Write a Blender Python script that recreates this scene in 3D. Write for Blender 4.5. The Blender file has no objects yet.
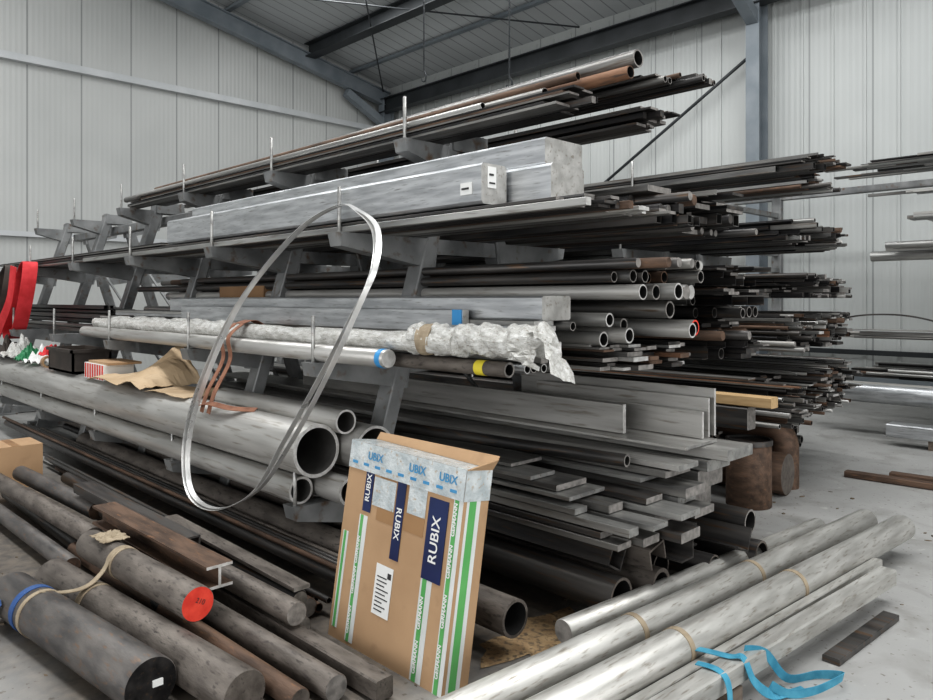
import bpy, math, random
from mathutils import Vector, Matrix
random.seed(7)
S = bpy.context.scene
R = random.Random(11)

# ---------------------------------------------------------------- materials
MATS = {}
def mat(name, c1, c2=None, rough=.5, metal=0., scale=4., stretch=(1,1,1), bump=0., c3=None, c3amt=.5, bscale=None, contrast=(.35,.65)):
    if name in MATS: return MATS[name]
    m = bpy.data.materials.new(name); m.use_nodes = True
    nt = m.node_tree; b = nt.nodes['Principled BSDF']
    b.inputs['Roughness'].default_value = rough
    b.inputs['Metallic'].default_value = metal
    c2 = c2 or c1
    tc = nt.nodes.new('ShaderNodeTexCoord'); mp = nt.nodes.new('ShaderNodeMapping')
    mp.inputs['Scale'].default_value = stretch
    nt.links.new(tc.outputs['Object'], mp.inputs['Vector'])
    n = nt.nodes.new('ShaderNodeTexNoise'); n.inputs['Scale'].default_value = scale; n.inputs['Detail'].default_value = 6
    nt.links.new(mp.outputs[0], n.inputs['Vector'])
    r = nt.nodes.new('ShaderNodeValToRGB')
    r.color_ramp.elements[0].position = contrast[0]; r.color_ramp.elements[1].position = contrast[1]
    r.color_ramp.elements[0].color = (*c1,1); r.color_ramp.elements[1].color = (*c2,1)
    nt.links.new(n.outputs['Fac'], r.inputs['Fac'])
    out = r.outputs['Color']
    if c3:
        n2 = nt.nodes.new('ShaderNodeTexNoise'); n2.inputs['Scale'].default_value = scale*3.1; n2.inputs['Detail'].default_value = 8
        nt.links.new(mp.outputs[0], n2.inputs['Vector'])
        r2 = nt.nodes.new('ShaderNodeValToRGB')
        r2.color_ramp.elements[0].position = c3amt; r2.color_ramp.elements[1].position = min(1, c3amt+.16)
        nt.links.new(n2.outputs['Fac'], r2.inputs['Fac'])
        mx = nt.nodes.new('ShaderNodeMixRGB'); mx.inputs['Color2'].default_value = (*c3,1)
        nt.links.new(r2.outputs['Color'], mx.inputs['Fac']); nt.links.new(out, mx.inputs['Color1'])
        out = mx.outputs['Color']
    nt.links.new(out, b.inputs['Base Color'])
    if metal>.3:
        rr = nt.nodes.new('ShaderNodeMapRange'); rr.inputs[3].default_value=max(.12,rough-.14); rr.inputs[4].default_value=min(.9,rough+.18)
        nt.links.new(n.outputs['Fac'], rr.inputs[0]); nt.links.new(rr.outputs[0], b.inputs['Roughness'])
    if bump:
        n3 = nt.nodes.new('ShaderNodeTexNoise'); n3.inputs['Scale'].default_value = bscale or scale*5; n3.inputs['Detail'].default_value = 5
        nt.links.new(mp.outputs[0], n3.inputs['Vector'])
        bp = nt.nodes.new('ShaderNodeBump'); bp.inputs['Strength'].default_value = bump; bp.inputs['Distance'].default_value = .02
        nt.links.new(n3.outputs['Fac'], bp.inputs['Height']); nt.links.new(bp.outputs[0], b.inputs['Normal'])
    MATS[name] = m
    return m
SX = (.4, 6, 6)
mat('steel_black', (.015,.015,.016), (.045,.042,.041), .42, .6, 3, SX, c3=(.08,.055,.038), c3amt=.58)
mat('steel_dark', (.045,.044,.044), (.12,.112,.105), .42, .6, 3, SX, c3=(.13,.08,.048), c3amt=.57)
mat('steel_mid', (.13,.128,.125), (.28,.272,.255), .40, .65, 3, SX, c3=(.115,.085,.062), c3amt=.57)
mat('steel_light', (.27,.268,.26), (.45,.445,.425), .36, .65, 3, SX, c3=(.18,.158,.135), c3amt=.58)
mat('aluminium', (.41,.42,.43), (.60,.61,.615), .34, .75, 7, (.5,3,5), bump=.04, c3=(.30,.30,.295), c3amt=.58)
mat('aluminium_dull', (.38,.37,.35), (.54,.53,.505), .40, .55, 3, (.4,5,5), bump=.04, c3=(.27,.245,.21), c3amt=.57)
mat('galvanised_floor_pipe', (.37,.36,.335), (.52,.51,.48), .40, .5, 9, (3,.4,3), bump=.04, c3=(.26,.235,.20), c3amt=.56)
mat('steel_rust', (.065,.042,.030), (.15,.095,.065), .7, .25, 5, (.8,4,4), bump=.15, c3=(.22,.115,.06), c3amt=.60)
mat('rust_orange', (.14,.068,.036), (.25,.14,.085), .7, .2, 6, (.5,4,4), bump=.1, c3=(.09,.06,.045), c3amt=.54)
mat('steel_brown', (.10,.086,.075), (.18,.158,.138), .58, .35, 6, (1,3,3), bump=.12, c3=(.055,.047,.042), c3amt=.56)
mat('steel_bluegrey', (.075,.071,.069), (.15,.138,.128), .55, .45, 5, (1,3,3), bump=.1, c3=(.16,.11,.08), c3amt=.57)
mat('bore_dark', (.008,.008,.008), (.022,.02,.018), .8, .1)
mat('bore_grey', (.10,.095,.09), (.17,.165,.155), .6, .3, 4)
mat('cut_end', (.18,.17,.16), (.32,.30,.28), .5, .35, 30)
mat('cut_end_bright', (.46,.45,.43), (.62,.61,.59), .4, .4, 30)
mat('red_paint', (.55,.035,.02), (.70,.07,.04), .55, 0, 20, c3=(.30,.025,.02), c3amt=.66)
mat('rack_paint', (.16,.164,.164), (.28,.283,.28), .5, .35, 4, bump=.05, c3=(.13,.085,.055), c3amt=.58)
mat('sawdust', (.26,.17,.09), (.38,.27,.15), .9, 0, 12, bump=.4, c3=(.12,.09,.06), c3amt=.5)
mat('cardboard', (.38,.245,.14), (.44,.29,.17), .85, 0, 3, bump=.05, c3=(.35,.225,.13), c3amt=.6)
mat('cardboard_dark', (.22,.13,.07), (.28,.17,.09), .85, 0, 3)
mat('tape_white', (.56,.58,.56), (.66,.67,.66), .35)
mat('tape_green', (.09,.34,.10), (.13,.40,.13), .4)
mat('tape_navy', (.010,.018,.065), (.016,.028,.10), .3)
mat('tape_clear_blue', (.38,.42,.43), (.58,.61,.61), .2, 0, 14, bump=.25, c3=(.40,.30,.20), c3amt=.58)
mat('tape_cyan', (.05,.22,.42), (.08,.30,.5), .35)
mat('tape_brown', (.27,.155,.075), (.33,.195,.095), .3)
mat('label_white', (.7,.7,.68), None, .6)
mat('ink', (.03,.03,.03), None, .6)
mat('wrap_plastic', (.43,.42,.39), (.66,.655,.63), .2, 0, 10, (1.5,4,4), bump=.5, c3=(.29,.265,.22), c3amt=.56)
mat('strap_blue', (.03,.20,.30), (.07,.29,.40), .6, 0, 20)
mat('strap_orange', (.20,.09,.055), (.29,.145,.09), .8, 0, 20)
mat('strap_beige', (.24,.19,.13), (.34,.28,.2), .8, 0, 20)
mat('sling_red', (.55,.03,.035), (.68,.05,.06), .7, 0, 10)
mat('strap_navy', (.025,.07,.2), (.04,.10,.25), .6)
mat('wood', (.40,.27,.135), (.50,.35,.19), .7, 0, 4, (1,10,10))
mat('wood_dark', (.10,.08,.065), (.17,.135,.105), .8, 0, 4, (10,1,10))
mat('paper_brown', (.40,.29,.18), (.50,.38,.25), .8, 0, 3, bump=.2)
mat('crate_dark', (.035,.028,.024), (.07,.055,.045), .7)
mat('plastic_green', (.04,.22,.10), None, .5)
mat('sticker_blue', (.05,.27,.55), None, .4)
mat('sticker_yellow', (.65,.54,.05), None, .4)
mat('band_steel', (.62,.62,.61), (.78,.77,.75), .3, .6, 6)
mat('beam_paint_dark', (.028,.032,.034), (.048,.052,.056), .5, .1, 2)
mat('beam_paint_grey', (.18,.205,.225), (.25,.275,.295), .5, .1, 2)
mat('trim_white', (.46,.475,.48), (.53,.54,.545), .5, .1, 2)
mat('debris', (.07,.055,.04), (.18,.14,.1), .9, 0, 30)

def N(nt,t): return nt.nodes.new('ShaderNode'+t)
def panel_mat(name, axis, c1, c2, period, linew, line_dark, bump=.5):
    m = bpy.data.materials.new(name); m.use_nodes = True; nt = m.node_tree; b = nt.nodes['Principled BSDF']
    b.inputs['Roughness'].default_value = .45
    tc = N(nt,'TexCoord'); sp = N(nt,'SeparateXYZ')
    nt.links.new(tc.outputs['Object'], sp.inputs[0])
    def math_(op, a, v=None):
        n = N(nt,'Math'); n.operation = op; nt.links.new(a, n.inputs[0])
        if v is not None: n.inputs[1].default_value = v
        return n.outputs[0]
    f = math_('FRACT', math_('DIVIDE', sp.outputs[axis], period))
    l = math_('LESS_THAN', f, linew/period)
    f2 = math_('FRACT', math_('DIVIDE', sp.outputs[axis], period/10))
    tri = math_('ABSOLUTE', math_('SUBTRACT', f2, .5))
    n = N(nt,'TexNoise'); n.inputs['Scale'].default_value = .5; nt.links.new(tc.outputs['Object'], n.inputs['Vector'])
    r = N(nt,'ValToRGB'); r.color_ramp.elements[0].color=(*c1,1); r.color_ramp.elements[1].color=(*c2,1)
    r.color_ramp.elements[0].position=.3; r.color_ramp.elements[1].position=.7
    nt.links.new(n.outputs['Fac'], r.inputs['Fac'])
    mx = N(nt,'MixRGB'); mx.inputs['Color2'].default_value=(*line_dark,1)
    nt.links.new(l, mx.inputs['Fac']); nt.links.new(r.outputs[0], mx.inputs['Color1'])
    nt.links.new(mx.outputs[0], b.inputs['Base Color'])
    bp = N(nt,'Bump'); bp.inputs['Strength'].default_value=bump; bp.inputs['Distance'].default_value=.02
    nt.links.new(tri, bp.inputs['Height']); nt.links.new(bp.outputs[0], b.inputs['Normal'])
    MATS[name] = m
panel_mat('wall_panel_left', 'Y', (.425,.432,.42), (.49,.495,.48), 1.0, .03, (.28,.285,.28), .3)
panel_mat('wall_panel_back', 'X', (.45,.465,.455), (.53,.545,.53), 1.0, .03, (.30,.31,.305), .45)
panel_mat('roof_panel', 'X', (.46,.475,.48), (.54,.555,.56), .33, .03, (.26,.27,.28))

def floor_mat():
    m = bpy.data.materials.new('concrete'); m.use_nodes=True; nt=m.node_tree; b=nt.nodes['Principled BSDF']
    tc=N(nt,'TexCoord'); L=nt.links.new
    def noise(sc,det=8,dist=0):
        n=N(nt,'TexNoise'); n.inputs['Scale'].default_value=sc; n.inputs['Detail'].default_value=det; n.inputs['Distortion'].default_value=dist
        L(tc.outputs['Object'],n.inputs['Vector']); return n.outputs['Fac']
    def ramp(f,p0,p1,c0,c1):
        r=N(nt,'ValToRGB'); e=r.color_ramp.elements; e[0].position=p0; e[1].position=p1; e[0].color=(*c0,1); e[1].color=(*c1,1); L(f,r.inputs['Fac']); return r.outputs[0]
    def mix(f,a,b_,):
        x=N(nt,'MixRGB'); L(f,x.inputs['Fac']); L(a,x.inputs['Color1'])
        if isinstance(b_,tuple): x.inputs['Color2'].default_value=(*b_,1)
        else: L(b_,x.inputs['Color2'])
        return x.outputs[0]
    base=ramp(noise(.8),.3,.7,(.27,.268,.258),(.37,.366,.355))
    base=mix(ramp(noise(3.2,10,.6),.50,.72,(0,0,0),(.7,.7,.7)),base,(.20,.195,.18))
    base=mix(ramp(noise(30,3),.64,.70,(0,0,0),(.8,.8,.8)),base,(.12,.10,.08))
    base=mix(ramp(noise(9,4),.66,.71,(0,0,0),(.5,.5,.5)),base,(.46,.455,.43))
    sp=N(nt,'SeparateXYZ'); L(tc.outputs['Object'],sp.inputs[0])
    nz=noise(1.6,6)
    def mr(sock,a,b2,noisy=1.0):
        ad=N(nt,'Math'); ad.operation='MULTIPLY_ADD'; L(nz,ad.inputs[0]); ad.inputs[1].default_value=noisy; L(sock,ad.inputs[2])
        r=N(nt,'MapRange'); r.inputs[1].default_value=a; r.inputs[2].default_value=b2; L(ad.outputs[0],r.inputs[0]); return r.outputs[0]
    def mul(a,b2):
        x=N(nt,'Math'); x.operation='MULTIPLY'; L(a,x.inputs[0])
        if isinstance(b2,float): x.inputs[1].default_value=b2
        else: L(b2,x.inputs[1])
        return x.outputs[0]
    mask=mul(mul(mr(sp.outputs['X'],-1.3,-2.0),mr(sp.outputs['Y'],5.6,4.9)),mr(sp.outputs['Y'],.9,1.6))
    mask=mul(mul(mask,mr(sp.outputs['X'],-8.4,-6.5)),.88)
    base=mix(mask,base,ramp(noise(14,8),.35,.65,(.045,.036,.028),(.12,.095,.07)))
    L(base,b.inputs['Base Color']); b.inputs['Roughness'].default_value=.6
    bp=N(nt,'Bump'); bp.inputs['Strength'].default_value=.15; bp.inputs['Distance'].default_value=.01; L(noise(50,5),bp.inputs['Height']); L(bp.outputs[0],b.inputs['Normal'])
    MATS['concrete']=m
floor_mat()

# ---------------------------------------------------------------- mesh builder
class MB:
    def __init__(s): s.v=[]; s.f=[]; s.m=[]; s.sm=[]; s.names=[]
    def mi(s, n):
        if n not in s.names: s.names.append(n)
        return s.names.index(n)
    def add(s, vs, fs, m, smooth=False):
        o=len(s.v); s.v += [tuple(v) for v in vs]; k=s.mi(m)
        for f in fs:
            s.f.append(tuple(i+o for i in f)); s.m.append(k); s.sm.append(smooth)
    def frame(s, p0, p1, up=(0,0,1)):
        a=(Vector(p1)-Vector(p0)).normalized(); up=Vector(up)
        if abs(a.dot(up))>.98: up=Vector((0,1,0))
        side=a.cross(up).normalized(); u=side.cross(a).normalized()
        return a, side, u
    def prism(s, prof, p0, p1, m, cap=None, up=(0,0,1), roll=0., smooth=False):
        p0=Vector(p0); p1=Vector(p1); a,sd,u=s.frame(p0,p1,up)
        c,sn=math.cos(roll),math.sin(roll)
        pr=[(x*c-y*sn, x*sn+y*c) for x,y in prof]; n=len(pr)
        A=[p0+sd*x+u*y for x,y in pr]; B=[p1+sd*x+u*y for x,y in pr]
        s.add(A+B, [(i,(i+1)%n,n+(i+1)%n,n+i) for i in range(n)], m, smooth)
        s.add(A, [tuple(range(n-1,-1,-1))], cap or m); s.add(B, [tuple(range(n))], cap or m)
    def bar(s,p0,p1,r,m,cap=None,seg=18):
        ch=min(.004,r*.12)
        p0=Vector(p0); p1=Vector(p1); a,sd,u=s.frame(p0,p1)
        L=(p1-p0).length
        rings=[(0,r-ch),(ch,r),(L-ch,r),(L,r-ch)]
        vs=[]
        for t,rr in rings:
            for i in range(seg):
                an=2*math.pi*i/seg
                vs.append(p0+a*t+sd*math.cos(an)*rr+u*math.sin(an)*rr)
        fs=[]
        for k in range(3):
            for i in range(seg):
                j=(i+1)%seg; fs.append((k*seg+i,k*seg+j,(k+1)*seg+j,(k+1)*seg+i))
        s.add(vs,fs,m,True)
        s.add(vs[:seg],[tuple(range(seg-1,-1,-1))],cap or m); s.add(vs[-seg:],[tuple(range(seg))],cap or m)
    def tube(s,p0,p1,r,t,m,cap=None,seg=22,inner='bore_dark'):
        p0=Vector(p0); p1=Vector(p1); a,sd,u=s.frame(p0,p1)
        def ring(p,rr): return [p+sd*math.cos(2*math.pi*i/seg)*rr+u*math.sin(2*math.pi*i/seg)*rr for i in range(seg)]
        O0,O1,I0,I1=ring(p0,r),ring(p1,r),ring(p0,r-t),ring(p1,r-t)
        q=lambda: [(i,(i+1)%seg,seg+(i+1)%seg,seg+i) for i in range(seg)]
        s.add(O0+O1,q(),m,True); s.add(I1+I0,q(),inner,True)
        s.add(I0+O0,q(),cap or m); s.add(O1+I1,q(),cap or m)
    def box(s,lo,hi,m):
        x0,y0,z0=lo; x1,y1,z1=hi
        v=[(x0,y0,z0),(x1,y0,z0),(x1,y1,z0),(x0,y1,z0),(x0,y0,z1),(x1,y0,z1),(x1,y1,z1),(x0,y1,z1)]
        s.add(v,[(0,3,2,1),(4,5,6,7),(0,1,5,4),(1,2,6,5),(2,3,7,6),(3,0,4,7)],m)
    def rect(s,p0,p1,w,h,m,cap=None,up=(0,0,1),roll=0.):
        c=min(w,h)*.08
        pr=[(-w/2+c,-h/2),(w/2-c,-h/2),(w/2,-h/2+c),(w/2,h/2-c),(w/2-c,h/2),(-w/2+c,h/2),(-w/2,h/2-c),(-w/2,-h/2+c)]
        s.prism(pr,p0,p1,m,cap,up,roll)
    def rtube(s,p0,p1,w,h,t,m,inner='bore_dark'):
        p0=Vector(p0); p1=Vector(p1); a,sd,u=s.frame(p0,p1)
        def ring(p,ww,hh): return [p+sd*x*ww/2+u*y*hh/2 for x,y in ((-1,-1),(1,-1),(1,1),(-1,1))]
        O0,O1,I0,I1=ring(p0,w,h),ring(p1,w,h),ring(p0,w-2*t,h-2*t),ring(p1,w-2*t,h-2*t)
        q=[(i,(i+1)%4,4+(i+1)%4,4+i) for i in range(4)]
        s.add(O0+O1,q,m); s.add(I1+I0,q,inner); s.add(I0+O0,q,m); s.add(O1+I1,q,m)
    def angle(s,p0,p1,w,t,m,roll=0.):
        s.prism([(-w/2,-w/2),(w/2,-w/2),(w/2,-w/2+t),(-w/2+t,-w/2+t),(-w/2+t,w/2),(-w/2,w/2)],p0,p1,m,roll=roll)
    def channel(s,p0,p1,w,h,t,m,roll=0.):
        s.prism([(-w/2,-h/2),(w/2,-h/2),(w/2,h/2),(w/2-t,h/2),(w/2-t,-h/2+t),(-w/2+t,-h/2+t),(-w/2+t,h/2),(-w/2,h/2)],p0,p1,m,roll=roll)
    def ibeam(s,p0,p1,w,h,t,m,cap=None):
        a=w/2;b=h/2;c=t/2
        s.prism([(-a,-b),(a,-b),(a,-b+t),(c,-b+t),(c,b-t),(a,b-t),(a,b),(-a,b),(-a,b-t),(-c,b-t),(-c,-b+t),(-a,-b+t)],p0,p1,m,cap)
    def ribbon(s,pts,wdir,w,t,m,closed=False,n=8):
        P=[Vector(p) for p in pts]; N_=len(P); out=[]
        rng = N_ if closed else N_-1
        for i in range(rng):
            g=lambda k: P[k%N_] if closed else P[max(0,min(N_-1,k))]
            a,b,c,d=g(i-1),g(i),g(i+1),g(i+2)
            for j in range(n):
                q=j/n
                out.append(.5*((2*b)+(-a+c)*q+(2*a-5*b+4*c-d)*q*q+(-a+3*b-3*c+d)*q**3))
        if not closed: out.append(P[-1])
        W=Vector(wdir).normalized(); M=len(out); vs=[]
        for i,p in enumerate(out):
            tg=(out[(i+1)%M]-out[i-1]) if closed else (out[min(M-1,i+1)]-out[max(0,i-1)])
            tg.normalize(); wd=(W-tg*W.dot(tg)).normalized(); nn=tg.cross(wd)
            vs += [p+wd*w/2+nn*t/2, p-wd*w/2+nn*t/2, p-wd*w/2-nn*t/2, p+wd*w/2-nn*t/2]
        fs=[]; K=M if closed else M-1
        for i in range(K):
            j=(i+1)%M
            for k in range(4):
                fs.append((i*4+k,i*4+(k+1)%4,j*4+(k+1)%4,j*4+k))
        if not closed: fs += [(3,2,1,0),((M-1)*4,(M-1)*4+1,(M-1)*4+2,(M-1)*4+3)]
        s.add(vs,fs,m,False)
    def lumpy(s,p0,p1,r,m,amp,seg=20,n=60,rnd=None,taper=False):
        rnd=rnd or R; p0=Vector(p0); p1=Vector(p1); a,sd,u=s.frame(p0,p1); vs=[]
        ph=[rnd.uniform(0,6.28) for _ in range(8)]
        for k in range(n+1):
            q=k/n; c=p0.lerp(p1,q)
            tp_=1
            if taper: tp_=min(1,.55+q*6,.35+(1-q)*14)
            for i in range(seg):
                an=2*math.pi*i/seg
                rr=r*tp_*(1+amp*(.5*math.sin(q*37+ph[0]+2*an)+.4*math.sin(q*71+ph[1]+3*an)+.4*math.sin(q*17+ph[2]-an)+.22*rnd.uniform(-1,1)))
                vs.append(c+sd*math.cos(an)*rr+u*math.sin(an)*rr)
        fs=[(k*seg+i,k*seg+(i+1)%seg,(k+1)*seg+(i+1)%seg,(k+1)*seg+i) for k in range(n) for i in range(seg)]
        fs.append(tuple(range(seg-1,-1,-1))); fs.append(tuple(n*seg+i for i in range(seg)))
        s.add(vs,fs,m,False)
    def obj(s,name,parent=None,loc=None,rot=None):
        me=bpy.data.meshes.new(name); me.from_pydata(s.v,[],s.f)
        for n in s.names: me.materials.append(MATS[n])
        me.polygons.foreach_set('material_index',s.m); me.polygons.foreach_set('use_smooth',s.sm)
        me.update(); me.validate()
        o=bpy.data.objects.new(name,me); S.collection.objects.link(o)
        if parent: o.parent=parent
        if loc: o.location=loc
        if rot: o.rotation_euler=rot
        return o
def mark(t,parent,loc,size,m='label_white',rot=(math.pi/2,0,math.pi/2)):
    c=bpy.data.curves.new('chalk_mark','FONT'); c.body=t; c.size=size; c.align_x='CENTER'; c.align_y='CENTER'; c.materials.append(MATS[m])
    o=bpy.data.objects.new('chalk_mark',c); S.collection.objects.link(o); o.parent=parent; o.location=loc; o.rotation_euler=rot

# ---------------------------------------------------------------- room shell
XL, YB, XR, YF = -16.6, 13.1, 9.0, -9.0
RZ=7.6
def roofz(y): return RZ+(13.1-y)*.19 if y>1 else RZ+12.1*.19-(1-y)*.19
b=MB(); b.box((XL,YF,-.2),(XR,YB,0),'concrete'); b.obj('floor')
b=MB(); b.box((XL-.15,YF,0),(XL,YB+.15,10.2),'wall_panel_left'); b.obj('wall_left')
b=MB(); b.box((XL,YB,0),(XR,YB+.15,7.8),'wall_panel_back')
x=XL+.5
while x<XR:
    b.box((x-.02,YB-.025,0),(x+.02,YB,7.5),'wall_panel_back'); x+=.5
b.obj('wall_back')
b=MB()
for (ya,yb) in ((YB,1.0),(1.0,YF)):
    z0,z1=roofz(ya),roofz(yb)
    v=[(XL,ya,z0),(XR,ya,z0),(XR,yb,z1),(XL,yb,z1)]
    v+= [(x,y,z+.12) for x,y,z in v]
    b.add(v,[(0,1,2,3),(7,6,5,4),(0,4,5,1),(2,6,7,3),(1,5,6,2),(0,3,7,4)],'roof_panel')
b.obj('ceiling')
b=MB(); b.channel((XL+.07,YF,6.35),(XL+.07,YB-.3,6.35),.14,.16,.02,'trim_white',roll=math.pi/2)
b.channel((XL+.07,YF,2.9),(XL+.07,YB-.3,2.9),.10,.10,.02,'trim_white',roll=math.pi/2); b.obj('trim_1')
b=MB(); b.rect((XL,YB-.09,.3),(XR,YB-.09,.3),.06,.14,'beam_paint_grey'); b.rect((XL,YB-.1,.75),(XR,YB-.1,.75),.06,.08,'beam_paint_dark'); b.obj('trim_2')
def frame(name, x, h=.34):
    b=MB()
    b.ibeam((x,YB-.35,0),(x,YB-.35,7.2),.24,.36,.022,'beam_paint_grey')
    b.ibeam((x,YB-.3,7.15),(x,1.0,roofz(1)-.42),.2,h,.02,'beam_paint_grey')
    b.prism([(-.1,-.1),(.1,-.1),(.1,.1),(-.1,.1)],(x,YB-.5,6.5),(x,YB-1.7,7.1),'beam_paint_grey')
    b.obj(name)
frame('portal_frame', XL+.35,.4); frame('portal_frame', -5.75,.4)
b=MB(); b.ibeam((XL+.3,YB-.45,6.95),(XR,YB-.45,6.95),.26,.38,.02,'beam_paint_dark'); b.obj('eave_beam')
b=MB(); b.ibeam((XL+.3,10.3,7.93),(XR,10.3,7.93),.3,.34,.02,'beam_paint_dark'); b.obj('roof_purlin_beam')
for yy in (11.8,8.2,6.0,3.9):
    b=MB(); b.channel((XL,yy,roofz(yy)-.06),(XR,yy,roofz(yy)-.06),.07,.12,.008,'beam_paint_grey',roll=math.pi/2); b.obj('roof_purlin')
b=MB()
b.bar((-9.0,YB-.2,4.1),(-5.9,YB-.2,6.0),.03,'beam_paint_dark'); b.bar((-12.8,YB-.2,1.9),(-9.0,YB-.2,4.1),.03,'beam_paint_dark')
b.obj('wall_brace')
b=MB()
b.bar((XL+.4,6.5,8.5),(-9.5,12.6,7.35),.018,'beam_paint_dark'); b.bar((XL+.4,12.6,7.35),(-9.5,6.5,8.5),.018,'beam_paint_dark'); b.obj('roof_brace_rods')
for (cx,cy,cz,ct) in ((-7.3,8.0,4.7,8.5),(-9.2,8.0,5.2,8.5)):
    b=MB(); z=cz+.15; k=0
    while z<ct:
        if k%2: b.box((cx-.004,cy-.014,z),(cx+.004,cy+.014,z+.07),'beam_paint_dark')
        else: b.box((cx-.014,cy-.004,z),(cx+.014,cy+.004,z+.07),'beam_paint_dark')
        z+=.06; k+=1
    b.ribbon([(cx,cy,cz+.16),(cx+.05,cy,cz+.08),(cx+.03,cy,cz),(cx-.03,cy,cz),(cx-.05,cy,cz+.05)],(0,1,0),.02,.02,'beam_paint_dark')
    b.obj('hanging_chain')

# ---------------------------------------------------------------- racks
def rack(name, yc, stations, levels, apex=2.72, slope=.31):
    b=MB()
    leg=lambda z: .10+(apex-z)*slope
    for x in stations:
        for sg in (-1,1):
            b.rect((x,yc+sg*leg(0),0),(x,yc+sg*.10,apex),.14,.10,'rack_paint',up=(0,1,0))
            b.box((x-.14,yc+sg*leg(0)-.14,0),(x+.14,yc+sg*leg(0)+.14,.02),'rack_paint')
            for li,(zt,off) in enumerate(levels):
                ly=leg(zt)
                pr=[(yc+sg*(ly-.05),zt),(yc+sg*(ly-.02),zt-.2),(yc+sg*(off-.02),zt-.08),(yc+sg*off,zt)]
                vs=[(x-.06,y,z) for y,z in pr]+[(x+.06,y,z) for y,z in pr]
                fs=[(0,1,2,3),(7,6,5,4)]+[(i,4+i,4+(i+1)%4,(i+1)%4) for i in range(4)]
                b.add(vs,fs,'rack_paint')
                b.bar((x+.02,yc+sg*(off-.03),zt-.05),(x+.02,yc+sg*(off-.03),zt+(.27 if li<3 else .2)),.012,'steel_light',seg=8)
        for zt,off in levels[1:]:
            b.box((x-.05,yc-leg(zt),zt-.1),(x+.05,yc+leg(zt),zt),'rack_paint')
        b.box((x-.06,yc-leg(0)-.1,.02),(x+.06,yc+leg(0)+.1,.10),'rack_paint')
        b.box((x-.09,yc-.16,apex-.12),(x+.09,yc+.16,apex),'rack_paint')
    b.rect((min(stations),yc,apex-.2),(max(stations),yc,apex-.2),.1,.1,'rack_paint')
    for i in range(len(stations)-1):
        b.bar((stations[i],yc+leg(.3),.3),(stations[i+1],yc+leg(2.2),2.2),.018,'rack_paint',seg=8)
    return b.obj(name)
ST=[-3.68,-5.35,-7.0,-8.65,-10.3,-11.95]
LV=[(2.63,.56),(2.0,1.06),(1.24,1.24),(.44,1.36)]
rack('cantilever_rack',3.55,ST,LV)
LV2=[(2.66,.9),(2.08,1.1),(1.62,1.2),(1.2,1.3),(.62,1.4)]
rack('cantilever_rack',6.95,[x-.3 for x in ST[:-1]],LV2,apex=2.78)

# ---------------------------------------------------------------- random stock
DARK=[('steel_black',4),('steel_dark',4),('steel_mid',1.6),('steel_rust',.6)]
MIX=[('steel_black',2),('steel_dark',3),('steel_mid',3),('steel_light',1.4),('aluminium_dull',.9),('steel_rust',.9),('rust_orange',.15)]
LIGHT=[('aluminium',1.5),('aluminium_dull',3),('steel_light',3),('steel_mid',3)]
def pick(l):
    t=R.uniform(0,sum(w for _,w in l))
    for n,w in l:
        t-=w
        if t<=0: return n
    return l[-1][0]
def item(b,kind,x0,x1,y,z,w,h,m,yaw=0.):
    p0=(x0,y-yaw,z+h/2); p1=(x1,y+yaw,z+h/2)
    cap={'steel_black':'steel_dark','steel_dark':'cut_end','steel_mid':'cut_end','steel_rust':'steel_rust','rust_orange':'steel_rust'}.get(m,'cut_end_bright')
    if kind=='round': b.bar(p0,p1,w/2,m,cap,14)
    elif kind=='tube': b.tube(p0,p1,w/2,max(.004,w*.1),m,cap,18)
    elif kind=='flat' or kind=='square': b.rect(p0,p1,w,h,m,cap)
    elif kind=='rtube': b.rtube(p0,p1,w,h,.004,m)
    elif kind=='angle': b.angle(p0,p1,w,.006,m)
    elif kind=='channel': b.channel(p0,p1,w,h,.007,m,roll=math.pi)
def pile(name,y0,y1,z0,z1,xe,length,mats,kinds=None,size=(.03,.07),jit=.25,step=None,xs=0.):
    kinds=kinds or [('round',1.5),('tube',2),('flat',4),('square',1.5),('rtube',1.5),('angle',2)]
    b=MB(); z=z0
    while z<z1-.01:
        k0=pick(kinds); rowh=0; y=y0+R.uniform(0,.02); hh=R.uniform(*size)
        while y<y1:
            k=k0 if R.random()<.7 else pick(kinds)
            s_=min(hh*R.uniform(.8,1.0),z1-z+.01)
            if k=='flat': w=R.uniform(1.5,3.5)*hh; h=s_*R.uniform(.3,.6)
            else: w=h=s_
            if y+w>y1: break
            xe_=xe+xs*(y-y0)+R.uniform(-jit,jit)
            x0=xe_-length*R.uniform(.85,1.05)
            item(b,k,x0,xe_,y+w/2,z,w,h,pick(mats))
            if k=='flat':
                zz=z+h
                while zz+h<z+s_:
                    item(b,k,x0,xe_+R.uniform(-.1,.06),y+w/2,zz+.001,w,h,pick(mats)); zz+=h+.001
            y+=w+R.uniform(.002,.012); rowh=max(rowh,s_)
        z+=max(rowh,.02)+.002
    return b.obj(name)
TB=[('tube',3),('round',2)]
FL=[('flat',5),('square',1)]
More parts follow.
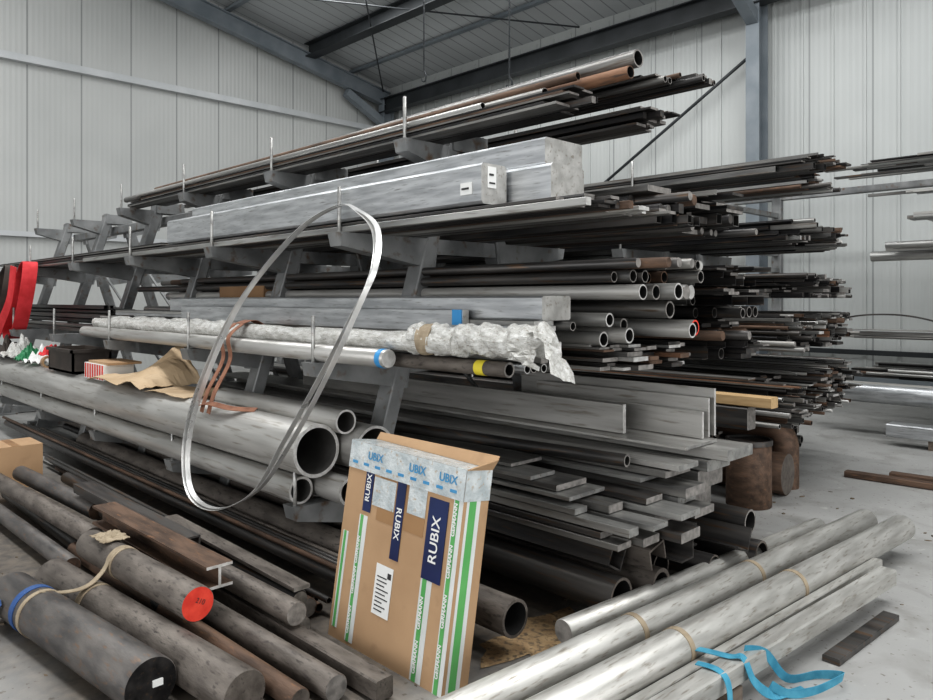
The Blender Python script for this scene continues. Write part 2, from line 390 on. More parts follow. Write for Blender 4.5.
# rack 1, top
pile('steel_bar_stack',3.03,3.36,2.63,2.70,-2.45,6.2,DARK,size=(.03,.045),jit=.15)
pile('steel_bar_stack',3.40,3.72,2.735,2.80,-1.98,6.2,DARK,TB+FL,size=(.025,.04),jit=.1)
pile('steel_bar_stack',3.76,4.08,2.635,2.74,-2.40,6.2,DARK,FL,size=(.03,.045),jit=.12)
b=MB(); b.tube((-8.9,3.26,2.76),(-2.10,3.28,2.84),.046,.009,'steel_mid','cut_end'); b.obj('steel_pipe')
b=MB(); b.tube((-8.5,3.20,2.735),(-2.12,3.24,2.765),.034,.006,'rust_orange','steel_rust'); b.obj('rusty_steel_pipe')
b=MB(); b.tube((-8.7,3.1,2.733),(-2.6,3.14,2.733),.03,.005,'steel_mid','cut_end'); b.tube((-8.2,3.04,2.725),(-3.0,3.06,2.725),.02,.004,'steel_light'); b.tube((-8.0,3.16,2.785),(-2.4,3.17,2.79),.022,.004,'steel_rust'); b.obj('steel_conduit_set')
# rack 1 level 2
pile('steel_flat_stack',2.52,3.14,2.0,2.055,-1.95,6.6,MIX,FL,size=(.03,.04),jit=.12,xs=.15)
def beam(name,x0,x1,ya,yb,za,zb,m='aluminium',cap='aluminium_dull'):
    b=MB(); b.rect((x0,(ya+yb)/2,(za+zb)/2),(x1,(ya+yb)/2,(za+zb)/2),yb-ya,zb-za,m,cap); return b,b.obj(name)
beam('aluminium_beam',-6.25,-2.52,2.56,2.74,2.07,2.27)
beam('aluminium_beam',-6.1,-2.25,2.76,3.02,2.07,2.26)
beam('aluminium_beam',-6.3,-2.32,2.80,3.10,2.265,2.40)
b=MB(); b.box((-2.66,2.553,2.12),(-2.58,2.559,2.18),'label_white'); b.box((-2.65,2.550,2.145),(-2.60,2.553,2.155),'ink'); b.obj('paper_label')
b=MB(); b.box((-2.519,2.60,2.15),(-2.515,2.66,2.255),'label_white'); b.box((-2.515,2.61,2.17),(-2.512,2.65,2.178),'ink'); b.box((-2.515,2.61,2.21),(-2.512,2.64,2.22),'ink'); b.obj('paper_label')
pile('steel_bar_stack',3.38,3.72,2.0,2.24,-2.1,6.2,DARK,size=(.04,.07),jit=.2)
pile('steel_pipe_stack',3.92,4.55,2.0,2.22,-2.15,6.2,DARK,size=(.05,.09),jit=.2)
pile('steel_bar_stack',2.55,3.1,2.0,2.10,-6.6,5.5,DARK,size=(.03,.05))
# rack 1 level 3
b=MB(); b.bar((-7.8,2.385,1.295),(-3.02,2.385,1.295),.050,'aluminium_dull','cut_end_bright'); b.tube((-3.08,2.385,1.295),(-3.04,2.385,1.295),.0515,.002,'sticker_blue'); b.obj('aluminium_round_bar')
b=MB(); b.tube((-7.9,2.50,1.277),(-2.30,2.52,1.277),.036,.01,'steel_brown','cut_end'); b.tube((-7.9,2.60,1.272),(-2.42,2.61,1.272),.031,.006,'steel_rust','cut_end')
b.tube((-2.50,2.519,1.277),(-2.44,2.519,1.277),.0372,.001,'sticker_yellow'); b.obj('hydraulic_tube_pair')
b=MB(); b.lumpy((-7.7,2.47,1.378),(-2.6,2.47,1.385),.052,'wrap_plastic',.10,n=150)
b.lumpy((-3.0,2.49,1.40),(-2.04,2.53,1.415),.074,'wrap_plastic',.20,n=60,taper=True)
b.lumpy((-2.86,2.48,1.40),(-2.78,2.50,1.40),.078,'strap_beige',.06,n=6)
rr_=random.Random(3); vs=[]
for i in range(8):
    for j in range(6): vs.append((-2.12+.022*i+rr_.uniform(-.012,.012),2.44+.03*j+rr_.uniform(-.02,.02),1.46-.006*i*i*.6-.012*j+rr_.uniform(-.018,.018)))
b.add(vs,[(i*6+j,(i+1)*6+j,(i+1)*6+j+1,i*6+j+1) for i in range(7) for j in range(5)],'wrap_plastic')
vs=[]
for i in range(7):
    for j in range(7): vs.append((-2.22+.025*i+rr_.uniform(-.012,.012),2.435+rr_.uniform(-.02,.02),1.40-.018*j*(.6+.06*i)+rr_.uniform(-.01,.01)))
b.add(vs,[(i*7+j,(i+1)*7+j,(i+1)*7+j+1,i*7+j+1) for i in range(6) for j in range(6)],'wrap_plastic')
b.obj('plastic_wrapped_tube_bundle')
b=MB(); b.lumpy((-7.6,2.62,1.385),(-5.2,2.62,1.385),.06,'wrap_plastic',.18,n=60); b.obj('plastic_wrapped_bar')
beam('aluminium_flat_bar',-6.2,-2.75,2.66,2.70,1.43,1.55)
beam('aluminium_flat_bar',-6.6,-2.28,2.73,2.95,1.50,1.62)
b=MB(); b.box((-2.83,2.655,1.47),(-2.76,2.659,1.55),'sticker_blue'); b.obj('blue_sticker')
pile('aluminium_flat_stack',2.70,2.94,1.24,1.49,-2.3,6.0,LIGHT,FL+TB,size=(.045,.06),jit=.12)
b=MB()
for (y,z,r,xe,m,c) in ((3.10,1.50,.036,-2.15,'steel_light','cut_end_bright'),(3.20,1.42,.04,-2.1,'aluminium_dull','cut_end_bright'),(3.3,1.47,.035,-2.2,'steel_light','cut_end'),
    (3.12,1.40,.04,-2.2,'steel_light','cut_end_bright'),(3.42,1.55,.045,-2.0,'steel_mid','cut_end'),(3.68,1.45,.043,-2.0,'aluminium_dull','red_paint'),(3.56,1.44,.04,-1.95,'aluminium_dull','cut_end_bright')):
    b.tube((-8.1,y,z),(xe,y,z),r,.009,m,c)
b.obj('steel_tube_stack')
pile('steel_plate_stack',3.08,3.9,1.24,1.36,-2.15,6.2,MIX,[('flat',1)],size=(.04,.06),jit=.1)
pile('steel_pipe_stack',3.1,3.72,1.60,1.80,-2.0,6.1,MIX,TB,size=(.05,.09),jit=.15)
pile('steel_pipe_stack',4.12,4.75,1.24,1.80,-2.2,6.1,DARK,size=(.04,.08),jit=.2)
pile('steel_bar_stack',2.7,2.95,1.24,1.55,-8.2,4,MIX,size=(.04,.06))
# rack 1 level 4
for (x0,y,z,xe,r,t,nm) in ((-10.9,2.30,.752,-3.56,.15,.02,'large_aluminium_tube'),(-10.6,2.60,.74,-3.42,.135,.016,'large_aluminium_tube'),(-5.0,2.455,.905,-3.5,.07,.012,'aluminium_tube'),
    (-10.2,2.43,.525,-3.42,.078,.016,'aluminium_tube'),(-10.9,2.26,.52,-3.66,.078,.014,'aluminium_tube'),(-10.0,2.585,.51,-3.3,.065,.014,'aluminium_tube')):
    b=MB(); b.tube((x0,y,z),(xe,y,z),r,t,'aluminium_dull','cut_end_bright',36,inner='bore_grey'); b.obj(nm)
def flats(name,spec):
    b=MB()
    for (y,z,w,h,xe,m,dy) in spec:
        b.rect((xe-5.5,y-dy,z+h/2),(xe,y,z+h/2),w,h,m,'cut_end' if m in('steel_dark','steel_mid') else 'steel_light')
    return b.obj(name)
flats('steel_flat_stack',[
 (2.93,.44,.11,.03,-1.95,'steel_mid',0),(2.93,.475,.10,.03,-2.05,'steel_dark',0),(2.93,.51,.08,.04,-1.9,'steel_light',0),(2.93,.555,.10,.03,-2.2,'steel_light',0),
 (3.08,.44,.14,.04,-1.9,'steel_mid',0),(3.08,.485,.12,.035,-2.0,'steel_dark',0),(3.08,.525,.13,.025,-1.85,'steel_light',0),(3.08,.555,.12,.04,-2.1,'steel_mid',0),
 (3.27,.44,.18,.05,-1.8,'steel_dark',0),(3.27,.495,.16,.05,-1.95,'steel_mid',0),(3.27,.55,.18,.03,-1.8,'steel_light',0),(3.27,.585,.15,.03,-2.0,'steel_dark',0),
 (3.5,.44,.2,.06,-2.0,'steel_dark',0),(3.5,.505,.2,.04,-1.85,'steel_mid',0),(3.5,.55,.18,.04,-1.95,'steel_light',0),(3.5,.595,.2,.05,-1.9,'steel_mid',0),
 (3.05,.61,.3,.02,-2.25,'steel_light',.04),(3.05,.635,.25,.03,-2.35,'steel_mid',0),(3.0,.67,.2,.02,-2.5,'steel_light',.03),(3.1,.695,.26,.018,-2.7,'steel_mid',0)])
flats('aluminium_plate_stack',[
 (3.45,.66,.3,.02,-2.1,'steel_light',0),(3.5,.685,.25,.03,-2.0,'steel_mid',0),(3.52,.72,.2,.03,-1.95,'aluminium_dull',0),
 (3.8,.44,.3,.12,-2.05,'steel_dark',0),(3.85,.565,.28,.1,-2.0,'steel_mid',0),(3.85,.67,.26,.06,-1.95,'steel_light',0),(3.9,.735,.3,.06,-1.85,'aluminium_dull',0),
 (3.75,.80,.35,.015,-2.0,'aluminium_dull',0)])
b=MB()
for (y,z,h,xe,t,L_) in ((3.86,.82,.15,-2.05,.02,1.1),(3.93,.82,.22,-2.05,.015,1.3),(4.0,.82,.27,-2.05,.02,1.5),(3.68,.82,.17,-2.45,.03,3.5)):
    b.rect((xe-L_,y+.03,z+h/2),(xe,y,z+h/2),t,h,'aluminium_dull','cut_end_bright')
b.obj('aluminium_sheet_strips')
pile('steel_bar_stack',4.5,4.85,.44,.80,-2.5,6,MIX,FL+TB,size=(.04,.08))
b=MB(); b.tube((-7,2.84,.735),(-2.18,3.3,.76),.034,.01,'steel_dark','cut_end'); b.obj('steel_pipe')
# rack 1 floor level
b=MB()
for (y,r,xe,t,m) in ((2.45,.085,-2.2,.014,'steel_brown'),(2.98,.09,-2.0,.014,'steel_dark'),(3.25,.085,-1.95,.02,'steel_brown'),(3.5,.08,-2.1,.012,'steel_dark'),(3.7,.07,-1.9,.01,'steel_dark')):
    b.tube((xe-5.8,y,r+.1),(xe,y,r+.1),r,t,m,'steel_brown',26)
b.obj('rusty_pipe_stack')
b=MB()
b.channel((-7,3.0,.36),(-2.05,3.02,.36),.12,.12,.01,'steel_dark',roll=.5); b.channel((-7,3.22,.345),(-1.95,3.22,.345),.14,.1,.01,'steel_brown',roll=2.9)
b.angle((-7,3.42,.34),(-1.9,3.42,.34),.12,.01,'steel_dark'); b.angle((-7,3.85,.32),(-1.8,3.85,.32),.13,.01,'steel_dark',roll=.4)
b.ibeam((-7,3.65,.33),(-2.0,3.65,.33),.1,.12,.01,'steel_dark')
b.obj('steel_profile_stack')
b=MB(); b.tube((-7,4.02,.36),(-1.85,4.02,.36),.07,.012,'steel_dark','cut_end'); b.tube((-7,4.05,.18),(-1.8,4.05,.18),.08,.012,'steel_dark','steel_brown'); b.obj('steel_pipe_pair')
pile('rusty_bar_stack',2.2,2.36,.10,.2,-3.1,7,[('steel_rust',1),('steel_dark',2),('steel_brown',2)],TB,size=(.06,.09),jit=.1)
pile('rusty_bar_stack',2.62,2.85,.10,.34,-2.9,7,[('steel_dark',2),('steel_black',2),('steel_brown',1)],TB,size=(.07,.11),jit=.2)

# ---------------------------------------------------------------- rack 2 stock
for (z0,z1,off) in ((2.66,2.78,.85),(2.08,2.25,1.05),(1.62,1.8,1.15),(1.2,1.48,1.25),(.62,.98,1.35)):
    lg=.1+(2.78-z0)*.31
    pile('steel_bar_stack',6.95-off,6.95-lg-.08,z0,z1,-2.4,6,DARK if z0>2.5 or R.random()<.5 else MIX,size=(.025,.055),jit=.2,xs=-.1)
    if lg>.25: pile('steel_bar_stack',6.95-lg+.08,6.95+lg-.08,z0,z1,-2.5,6,MIX,size=(.03,.06),jit=.2,xs=-.15)
    pile('steel_bar_stack',6.95+lg+.08,6.95+off-.05,z0,z1,-2.75,6,MIX,size=(.03,.06),jit=.2,xs=-.1)
beam('timber_beam',-2.85,-2.32,5.38,5.50,.80,.88,'wood','wood')
beam('steel_square_bar',-6.5,-2.5,5.38,5.52,.62,.79,'steel_dark','cut_end')
pile('steel_bar_stack',5.7,8.0,.06,.45,-3.2,5.5,DARK,size=(.05,.1),jit=.2)
b=MB(); b.rect((-8.4,5.6,.04),(-8.4,8.2,.04),.1,.05,'wood_dark'); b.rect((-3.6,5.6,.03),(-3.6,8.2,.03),.1,.06,'wood_dark'); b.obj('timber_bearer_set')

# ---------------------------------------------------------------- rack 3 near back wall
b=MB()
for x in (-7.6,-4.9,1.0,3.8):
    b.rect((x,11.6,0),(x,11.6,3.3),.14,.12,'rack_paint',up=(0,1,0))
    b.box((x-.08,10.2,0),(x+.08,11.7,.1),'rack_paint')
    for z in (.55,1.12,2.1,2.35,2.62,2.95,3.3): b.box((x-.04,10.0,z-.07),(x+.04,11.6,z),'rack_paint')
b.rect((-7.6,11.6,3.2),(3.8,11.6,3.2),.1,.1,'rack_paint'); b.obj('cantilever_rack')
for (z,m,n,h,xx) in ((3.3,MIX,.05,.05,2.2),(2.95,LIGHT,.05,.04,3),(2.62,LIGHT,.10,.10,2.6),(2.1,LIGHT,.22,.2,3),(1.12,LIGHT,.10,.06,2),(.62,MIX,.12,.06,2.6)):
    pile('aluminium_profile_stack',10.05,11.3,z,z+n,xx,5.6,m,FL+TB+[('rtube',2)],size=(h*.6,h),jit=.6)
b=MB(); b.tube((-3.3,9.5,.50),(2.2,9.5,.50),.11,.01,'aluminium','cut_end_bright'); b.tube((-3.5,9.75,.50),(2.0,9.75,.50),.11,.01,'aluminium_dull','cut_end_bright')
b.box((.6,9.3,0),(.7,9.9,.39),'wood_dark'); b.box((-2.0,9.6,0),(-1.9,9.9,.39),'wood_dark'); b.obj('aluminium_tube_pair')
b=MB(); b.rect((-2.6,9.1,.17),(.0,9.1,.17),.25,.14,'aluminium','cut_end_bright'); b.box((-2.2,9.0,0),(-2.1,9.2,.10),'wood_dark'); b.box((-1,9.0,0),(-.9,9.2,.10),'wood_dark'); b.obj('aluminium_block')
b=MB(); b.ribbon([(-3.6,9.9,1.27),(-3.2,9.85,1.40),(-2.7,9.85,1.42),(-2.3,9.9,1.33),(-2.2,9.9,1.2)],(0,1,0),.02,.02,'steel_dark'); b.obj('cable_loop')

# ---------------------------------------------------------------- drums / billets at rack 2
b=MB()
b.bar((-2.60,5.62,0),(-2.60,5.62,.50),.17,'steel_rust','steel_dark',36); b.tube((-2.60,5.62,.48),(-2.60,5.62,.52),.178,.02,'steel_dark'); b.obj('steel_billet')
b=MB(); b.bar((-3.4,6.05,.17),(-2.50,6.12,.17),.17,'steel_rust','steel_brown',36); b.obj('steel_billet')
b=MB()
cr=[]
for i in range(13):
    a=i/12*math.pi/2; cr.append((Vector((-2.8+.16*math.sin(a),6.38,.50-.16*(1-math.cos(a)))),a))
cr=[(Vector((-3.3,6.38,.50)),0)]+cr+[(Vector((-2.64,6.38,0)),math.pi/2)]
vs=[]; sg=28
for p,a in cr:
    u=Vector((math.sin(a),0,math.cos(a)))
    for k in range(sg):
        t=2*math.pi*k/sg; vs.append(p+u*(.12*math.cos(t))+Vector((0,1,0))*(.12*math.sin(t)))
nn=len(cr)
b.add(vs,[(i*sg+k,i*sg+(k+1)%sg,(i+1)*sg+(k+1)%sg,(i+1)*sg+k) for i in range(nn-1) for k in range(sg)],'steel_rust',True)
b.obj('rusty_pipe_elbow')
b=MB(); b.rect((-2.4,7.15,.03),(-1.2,7.2,.03),.1,.05,'steel_rust'); b.rect((-2.1,7.38,.03),(-1.2,7.42,.03),.1,.05,'steel_rust'); b.obj('rusty_flat_bar_pair')

# ---------------------------------------------------------------- floor pipes right
b=MB(); b.bar((-1.67,1.25,.168),(-1.42,5.22,.168),.078,'galvanised_floor_pipe','cut_end_bright',30); b.obj('aluminium_round_bar')
b=MB(); b.bar((-1.88,1.3,.165),(-1.63,5.22,.165),.075,'galvanised_floor_pipe','cut_end_bright',30); b.obj('aluminium_round_bar')
b=MB(); b.bar((-2.01,2.55,.155),(-1.81,4.9,.155),.055,'galvanised_floor_pipe','cut_end',30); b.obj('aluminium_round_bar')
b=MB(); b.rect((-1.54,1.6,.12),(-1.36,4.55,.12),.05,.06,'galvanised_floor_pipe','cut_end_bright'); b.obj('aluminium_flat_bar')
b=MB(); b.rect((-1.45,1.6,.135),(-1.25,4.35,.135),.085,.085,'galvanised_floor_pipe','cut_end_bright'); b.obj('steel_square_bar')
b=MB()
for y in (2.7,4.1): b.box((-2.1,y,0),(-1.32,y+.1,.088),'wood_dark')
b.obj('timber_bearer_pair')
b=MB(); b.rect((-1.21,3.42,.015),(-1.17,4.12,.015),.075,.03,'steel_dark','steel_dark'); b.obj('steel_flat_bar')
def band(b,p,axis,r,w,m,t=.004):
    p=Vector(p); a=Vector(axis).normalized(); b.tube(p-a*w/2,p+a*w/2,r+t,t,m,m,30,inner=m)
b=MB()
for y in (2.75,3.75):
    for (xa,ya,xb,yb,z,r) in ((-1.67,1.25,-1.42,5.22,.168,.078),(-1.88,1.3,-1.63,5.22,.165,.075)):
        q=(y-ya)/(yb-ya); band(b,(xa+(xb-xa)*q,y,z),(.063,1,0),r,.03,'strap_beige',.003)
b.obj('strapping_band_set')
b=MB()
b.ribbon([(-1.60,2.75,.155),(-1.5,2.77,.182),(-1.38,2.8,.184),(-1.33,2.83,.182),(-1.29,2.84,.1),(-1.26,2.95,.02),(-1.2,3.1,.012)],(0,1,0),.04,.003,'strap_blue')
b.ribbon([(-1.36,2.90,.184),(-1.31,2.98,.16),(-1.27,3.10,.03),(-1.20,3.24,.02),(-1.12,3.28,.03),(-1.10,3.20,.05),(-1.15,3.08,.03),(-1.22,3.00,.02),(-1.27,2.94,.06)],(.2,.2,1),.035,.003,'strap_blue')
b.ribbon([(-1.44,2.66,.184),(-1.36,2.67,.183),(-1.31,2.66,.15),(-1.28,2.62,.05),(-1.25,2.56,.012),(-1.2,2.5,.010)],(0,1,0),.035,.003,'strap_blue')
b.obj('blue_lashing_strap')
b=MB(); vs=[]
for i in range(24):
    a=i/24*6.283; rr=.24+.06*math.sin(3*a+1)+.05*math.sin(7*a)
    vs.append((-2.25+rr*math.cos(a)*.8,2.7+rr*math.sin(a)*1.3,.004))
b.add(vs,[tuple(range(24))],'sawdust'); b.obj('sawdust_patch')
b=MB(); dr=random.Random(5)
for i in range(320):
    x=dr.uniform(-6.5,-.4); y=dr.uniform(.7,6.5)
    if x>-1.9 and dr.random()<.5: continue
    s_=dr.uniform(.004,.016); a=dr.uniform(0,3)
    c_,n_=math.cos(a),math.sin(a); l=s_*dr.uniform(1,3)
    q=[(x+c_*l,y+n_*l),(x-n_*s_,y+c_*s_),(x-c_*l,y-n_*l),(x+n_*s_,y-c_*s_)]
    v=[(p[0],p[1],.0) for p in q]+[(p[0],p[1],s_*.5) for p in q]
    b.add(v,[(3,2,1,0),(4,5,6,7),(0,1,5,4),(1,2,6,5),(2,3,7,6),(3,0,4,7)],'debris')
b.obj('floor_debris')

# ---------------------------------------------------------------- floor pile left
b=MB(); b.bar((-4.3,.97,.11),(-2.9,1.125,.11),.108,'steel_bluegrey','steel_black',40)
b.box((-2.902,1.13,.10),(-2.893,1.17,.125),'label_white'); b.obj('steel_round_bar')
b=MB(); b.bar((-4.45,1.2,.098),(-2.6,1.36,.098),.094,'steel_brown','steel_brown',36); b.obj('steel_round_bar')
b=MB(); b.bar((-4.35,1.36,.26),(-3.16,1.43,.26),.078,'steel_brown','red_paint',36); o=b.obj('red_ended_round_bar')
mark('210',o,(-3.156,1.44,.27),.032,'ink',rot=(math.pi/2,.5,math.pi/2+.06))
b=MB(); b.ibeam((-4.75,1.56,.31),(-3.28,1.59,.31),.13,.11,.014,'steel_rust','cut_end_bright'); b.obj('steel_i_beam')
for (x0,y0,x1,y1,z,r,m,c) in ((-5.3,1.76,-2.95,1.80,.17,.055,'steel_brown','cut_end'),(-5.2,1.60,-2.46,1.68,.06,.055,'steel_brown','cut_end'),
    (-5.0,1.47,-2.5,1.54,.05,.046,'steel_rust','steel_brown'),(-6.9,1.44,-4.8,1.52,.16,.06,'steel_brown','steel_brown'),(-6.9,1.62,-5.3,1.70,.18,.06,'steel_bluegrey','steel_rust'),
    (-6.4,1.3,-4.6,1.34,.08,.05,'steel_bluegrey','steel_rust'),(-6.8,1.50,-3.7,1.50,.055,.04,'steel_dark','steel_dark'),
    (-6.6,1.88,-3.12,1.92,.15,.045,'steel_dark','cut_end'),(-6.6,1.99,-3.2,2.02,.06,.05,'steel_rust','cut_end'),(-6.0,1.88,-3.05,1.89,.05,.05,'steel_brown','cut_end')):
    b=MB(); b.bar((x0,y0,z),(x1,y1,z),r,m,c,28); b.obj('steel_round_bar')
b=MB(); b.rect((-4.8,1.79,.055),(-2.33,1.82,.055),.085,.085,'steel_brown','steel_brown'); b.obj('steel_square_bar')
b=MB(); b.rect((-4.6,1.90,.245),(-3.1,1.92,.215),.09,.02,'steel_brown','cut_end'); b.obj('steel_flat_bar')
b=MB(); b.channel((-5.6,1.70,.29),(-3.9,1.72,.29),.12,.06,.01,'steel_dark',roll=math.pi); b.obj('steel_channel')
pile('rusty_bar_stack',2.05,2.17,.02,.1,-3.25,5,[('steel_rust',1),('steel_dark',1)],TB,size=(.04,.06),jit=.1)
b=MB(); ax=(1.4,.155,0)
band(b,(-4.0,1.003,.11),ax,.108,.045,'strap_navy'); band(b,(-3.92,1.012,.11),ax,.108,.03,'strap_beige')
band(b,(-3.9,1.246,.098),(1.85,.16,0),.094,.05,'strap_beige'); band(b,(-3.92,1.385,.26),(1.2,.07,0),.078,.06,'strap_beige')
b.ribbon([(-3.92,1.0,.222),(-3.9,1.10,.195),(-3.9,1.2,.195),(-3.92,1.28,.24),(-3.92,1.33,.32),(-3.92,1.385,.342)],(1,0,0),.04,.004,'strap_beige')
b.ribbon([(-4.1,.88,.15),(-4.12,.82,.05),(-4.0,.79,.012),(-3.8,.76,.012)],(1,0,0),.05,.004,'strap_navy')
b.obj('ratchet_strap')
def crumple(name,cx,cy,z,sx,sy,amp,m,seed,rot=0.,n=14,smooth=False):
    rr=random.Random(seed); b=MB(); vs=[]
    f1,f2,f3=rr.uniform(.4,.7),rr.uniform(.5,.9),rr.uniform(0,6)
    for i in range(n+1):
        for j in range(n+1):
            u=(i/n-.5)*sx; v=(j/n-.5)*sy
            x=cx+u*math.cos(rot)-v*math.sin(rot); y=cy+u*math.sin(rot)+v*math.cos(rot)
            edge=max(.05,1-max(abs(i/n-.5),abs(j/n-.5))*1.7)
            if smooth:
                U,V=i/n,j/n
                ang=.45+.35*math.sin(U*5+f3+V*2)+.22*abs(math.sin(U*7-V*5+f3)); edge=max(.08,math.sin(math.pi*U)**.6*(.35+.65*V))
            else: ang=abs(math.sin(i*f1+j*f2*.6+f3))*.6+abs(math.sin(i*f2*.7-j*f1+f3))*.4
            vs.append((x+rr.uniform(-.006,.006),y+rr.uniform(-.006,.006),z+amp*ang*edge+rr.uniform(0,amp*.05)))
    b.add(vs,[(i*(n+1)+j,(i+1)*(n+1)+j,(i+1)*(n+1)+j+1,i*(n+1)+j+1) for i in range(n) for j in range(n)],m)
    o=b.obj(name); md=o.modifiers.new('s','SOLIDIFY'); md.thickness=.004; return o
crumple('oily_rag',-4.12,1.385,.345,.18,.14,.04,'strap_beige',4)
b=MB(); b.box((-7.55,1.45,0),(-7.15,1.85,.36),'cardboard'); b.add([(-7.15,1.45,.36),(-7.55,1.45,.36),(-7.6,1.3,.42),(-7.12,1.3,.42)],[(0,1,2,3)],'cardboard'); b.box((-7.55,1.62,.36),(-7.15,1.68,.362),'tape_brown'); b.obj('cardboard_carton')

# ---------------------------------------------------------------- clutter on big tubes
b=MB()
x0,x1,y0,y1,z0,z1=-8.3,-7.55,2.2,2.55,.905,1.13
b.box((x0,y0,z0),(x1,y1,z0+.02),'crate_dark')
for lo,hi in (((x0,y0,z0),(x1,y0+.02,z1)),((x0,y1-.02,z0),(x1,y1,z1)),((x0,y0,z0),(x0+.02,y1,z1)),((x1-.02,y0,z0),(x1,y1,z1)),((x0-.02,y0-.02,z1-.03),(x1+.02,y0,z1)),((x1,y0-.02,z1-.03),(x1+.02,y1,z1))): b.box(lo,hi,'crate_dark')
b.obj('parts_crate')
b=MB(); b.box((-7.2,2.2,.905),(-6.7,2.45,1.04),'label_white')
for i in range(8): b.box((-7.18+i*.062,2.197,.91),(-7.15+i*.062,2.2,1.035),'red_paint')
b.box((-7.15,2.22,1.04),(-6.65,2.5,1.06),'cardboard'); b.obj('printed_carton')
crumple('brown_paper_sheet',-6.25,2.36,.90,1.05,.5,.34,'paper_brown',3,.05,12,True)
crumple('brown_paper_sheet',-5.45,2.36,.903,.6,.32,.07,'paper_brown',8,.05,10,True)
crumple('work_gloves',-9.0,2.35,.91,.35,.3,.25,'label_white',5,.2); crumple('green_cloth',-9.4,2.3,.91,.3,.25,.25,'plastic_green',6)
crumple('plastic_bag',-9.9,2.35,.91,.5,.35,.35,'wrap_plastic',9,.1); crumple('dark_cloth',-10.4,2.3,.91,.5,.3,.3,'crate_dark',12,.1)
crumple('red_cloth',-8.65,2.32,1.0,.2,.2,.2,'sling_red',7)
b=MB(); b.tube((-8.45,2.22,.905+.06),(-8.38,2.22,.905+.06),.06,.02,'tape_brown','cardboard'); b.obj('tape_roll')
b=MB(); b.box((-6.4,3.1,1.25),(-5.6,3.45,1.72),'cardboard_dark'); b.box((-6.4,3.095,1.55),(-5.6,3.1,1.6),'tape_brown'); b.obj('cardboard_carton')
b=MB()
for x in (-4.72,-4.62):
    b.ribbon([(x,2.40,1.44),(x-.02,2.31,1.35),(x,2.31,1.2),(x+.01,2.2,1.0),(x,2.16,.86)],(1,0,0),.05,.004,'strap_orange')
b.ribbon([(-4.67,2.40,1.44),(-4.67,2.5,1.46),(-4.67,2.6,1.40)],(1,0,0),.12,.004,'strap_orange')
b.ribbon([(-4.75,2.15,.9),(-4.6,2.16,.93),(-4.4,2.2,.915),(-4.25,2.3,.91)],(0,1,.3),.05,.004,'strap_orange')
b.obj('load_strap')
b=MB()
b.ribbon([(-10.0,2.45,2.05),(-9.95,2.42,1.8),(-10.1,2.4,1.45),(-10.35,2.4,1.2),(-10.65,2.4,1.12),(-10.7,2.4,1.25),(-10.45,2.42,1.6),(-10.25,2.45,1.95)],(0,1,.0),.16,.01,'sling_red',closed=True)
b.ribbon([(-10.1,2.3,2.0),(-10.2,2.28,1.6),(-10.5,2.25,1.3),(-10.8,2.25,1.12)],(1,.3,0),.12,.01,'sling_red')
b.obj('red_lifting_sling')
b=MB()
b.ribbon([(-10.5,2.35,2.0),(-10.55,2.3,1.6),(-10.9,2.25,1.2),(-11.2,2.25,1.0),(-11.3,2.28,1.3),(-10.9,2.33,1.8),(-10.7,2.36,1.98)],(.3,1,0),.10,.012,'crate_dark',closed=True)
b.obj('black_lifting_sling')

# ---------------------------------------------------------------- steel band coil
L1=[(-3.567,2.45,2.147),(-3.95,2.4,2.01),(-4.45,2.3,1.6),(-4.64,2.15,1.144),(-4.78,2.08,.71),(-4.68,2.05,.373),(-4.32,2.05,.316),(-3.79,2.05,.524),(-3.485,2.08,.824),(-3.246,2.13,1.16),(-3.098,2.2,1.472),(-3.04,2.3,1.755),(-3.19,2.42,1.967),(-3.373,2.45,2.09)]
L2=[(-3.58,2.46,2.14),(-3.94,2.41,2.01),(-4.42,2.3,1.605),(-4.60,2.16,1.15),(-4.74,2.09,.72),(-4.66,2.06,.385),(-4.31,2.06,.328),(-3.84,2.06,.51),(-3.56,2.09,.83),(-3.30,2.14,1.18),(-3.12,2.21,1.49),(-3.03,2.3,1.75),(-3.16,2.42,1.98),(-3.38,2.46,2.10)]
b=MB(); b.ribbon(L1,(.15,1,.1),.032,.002,'band_steel',closed=True,n=10); b.ribbon(L2,(.15,1,.1),.032,.002,'band_steel',closed=True,n=10); b.obj('steel_band_coil')

# ---------------------------------------------------------------- big cardboard box leaning on rack
W,H,D=.80,.93,.15
b=MB()
b.box((0,0,0),(W,D,H),'cardboard')
def slab(b,q,t,m):
    q=[Vector(p) for p in q]; n=(q[1]-q[0]).cross(q[3]-q[0]).normalized()*t
    v=q+[p+n for p in q]; b.add(v,[(3,2,1,0),(4,5,6,7),(0,1,5,4),(1,2,6,5),(2,3,7,6),(3,0,4,7)],m)
slab(b,[(0,D,H),(W,D,H),(W+.01,D+.03,H+.055),(0,D+.02,H+.035)],.005,'cardboard')
slab(b,[(W,0,H),(W,D,H),(W+.03,D,H+.05),(W+.02,0,H+.01)],.005,'cardboard')
box=b.obj('cardboard_box',loc=(-3.0,2.0,.0),rot=(math.radians(-8.0),math.radians(1.5),0))
b=MB(); e=.0012
def tp(x0,z0,x1,z1,m,k=1): b.box((x0,-e*k,z0),(x1,-e*(k-1),z1),m)
tp(.13,.02,.19,.60,'tape_white'); tp(.14,.02,.160,.60,'tape_green',2)
tp(.60,.02,.67,.62,'tape_white'); tp(.612,.02,.638,.62,'tape_green',2)
tp(.02,.05,.06,.5,'tape_white'); tp(.028,.05,.045,.5,'tape_green',2)
tp(.745,.0,.80,.93,'tape_white'); tp(.752,.0,.776,.93,'tape_green',2)
tp(.145,.62,.205,.86,'tape_navy',3); tp(.38,.46,.44,.85,'tape_navy',3); tp(.60,.44,.72,.78,'tape_navy',3)
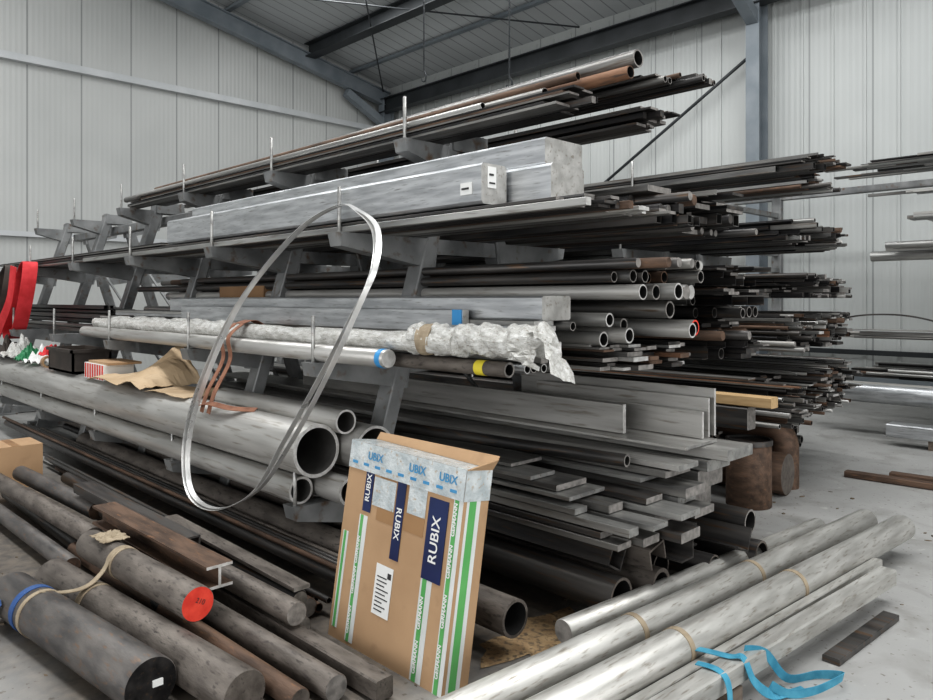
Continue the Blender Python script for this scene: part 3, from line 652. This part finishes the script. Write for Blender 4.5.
tp(.0,.80,W,H,'tape_clear_blue',4); tp(.25,.60,.58,.80,'tape_brown',1)
tp(.21,.66,.37,.79,'tape_clear_blue',2); tp(.46,.68,.58,.80,'tape_clear_blue',2)
for i in range(9): tp(.03+i*.086,.825,.07+i*.086,.838,'tape_cyan',5)
tp(.30,.20,.42,.42,'label_white',2)
for i in range(9): tp(.315,.22+i*.018,.315+R.uniform(.05,.09),.225+i*.018,'ink',3)
tp(.385,.37,.41,.395,'ink',3)
b.box((W,.02,.0),(W+e,.10,.92),'tape_white'); b.box((W+e,.035,.0),(W+2*e,.075,.92),'tape_green')
b.box((0,.0,H),(W,D,H+e),'tape_clear_blue')
b.box((W+e,0,.80),(W+3*e,D,H),'tape_clear_blue')
b.obj('packing_tape_and_label',parent=box)
def text(t,x,z,size,m,rot,y=-.0055):
    c=bpy.data.curves.new('print','FONT'); c.body=t; c.size=size; c.align_x='CENTER'; c.align_y='CENTER'; c.materials.append(MATS[m]); c.offset=.001
    o=bpy.data.objects.new('printed_text',c); S.collection.objects.link(o); o.parent=box; o.location=(x,y,z); o.rotation_euler=(math.pi/2,rot,0)
text('RUBIX',.41,.62,.05,'label_white',math.pi/2); text('RUBIX',.66,.61,.07,'label_white',-math.pi/2); text('RUBIX',.175,.73,.045,'label_white',-math.pi/2)
for z in (.44,.3,.12): text('GERMANN',.15,z,.026,'label_white',-math.pi/2)
for z in (.12,.3): text('GERMANN',.625,z,.028,'label_white',-math.pi/2)
for z in (.15,.35,.55,.72): text('GERMANN',.764,z,.028,'label_white',-math.pi/2)
for x in (.2,.5,.7): text('UBIX',x,.875,.05,'tape_cyan',0,-.007)

# ---------------------------------------------------------------- light
def area(name,loc,rot,sx,sy,e,col=(1,1,1)):
    l=bpy.data.lights.new(name,'AREA'); l.shape='RECTANGLE'; l.size=sx; l.size_y=sy; l.energy=e; l.color=col
    o=bpy.data.objects.new(name,l); S.collection.objects.link(o); o.location=loc; o.rotation_euler=rot; return o
area('skylight_1',(-7,1.2,9.5),(0,0,0),12,1.4,800,(.985,.995,1))
area('skylight_2',(2,4.5,9.0),(0,0,0),7,2,560,(.985,.995,1))
area('skylight_3',(-8,9.2,8.1),(0,0,0),12,1.0,320,(.985,.995,1))
area('door_daylight',(8.6,3,2.6),(0,math.radians(90),0),5,8,400,(.985,.995,1))
area('door_daylight_2',(-1,-8.6,3.0),(math.radians(90),0,0),10,5,500,(.99,.995,1))
w=bpy.data.worlds.new('world'); S.world=w; w.use_nodes=True
w.node_tree.nodes['Background'].inputs[0].default_value=(.95,.975,1,1); w.node_tree.nodes['Background'].inputs[1].default_value=.6
# ---------------------------------------------------------------- camera
cam=bpy.data.cameras.new('camera'); co=bpy.data.objects.new('camera',cam); S.collection.objects.link(co)
cam.sensor_width=36; cam.lens=28.55; cam.shift_y=-.0536; cam.clip_start=.05
co.location=(0,0,1.6); co.rotation_euler=(math.radians(90),0,math.radians(45.7)); S.camera=co
S.view_settings.view_transform='Standard'
try: S.view_settings.look='Medium High Contrast'
except Exception: pass
S.view_settings.exposure=.05
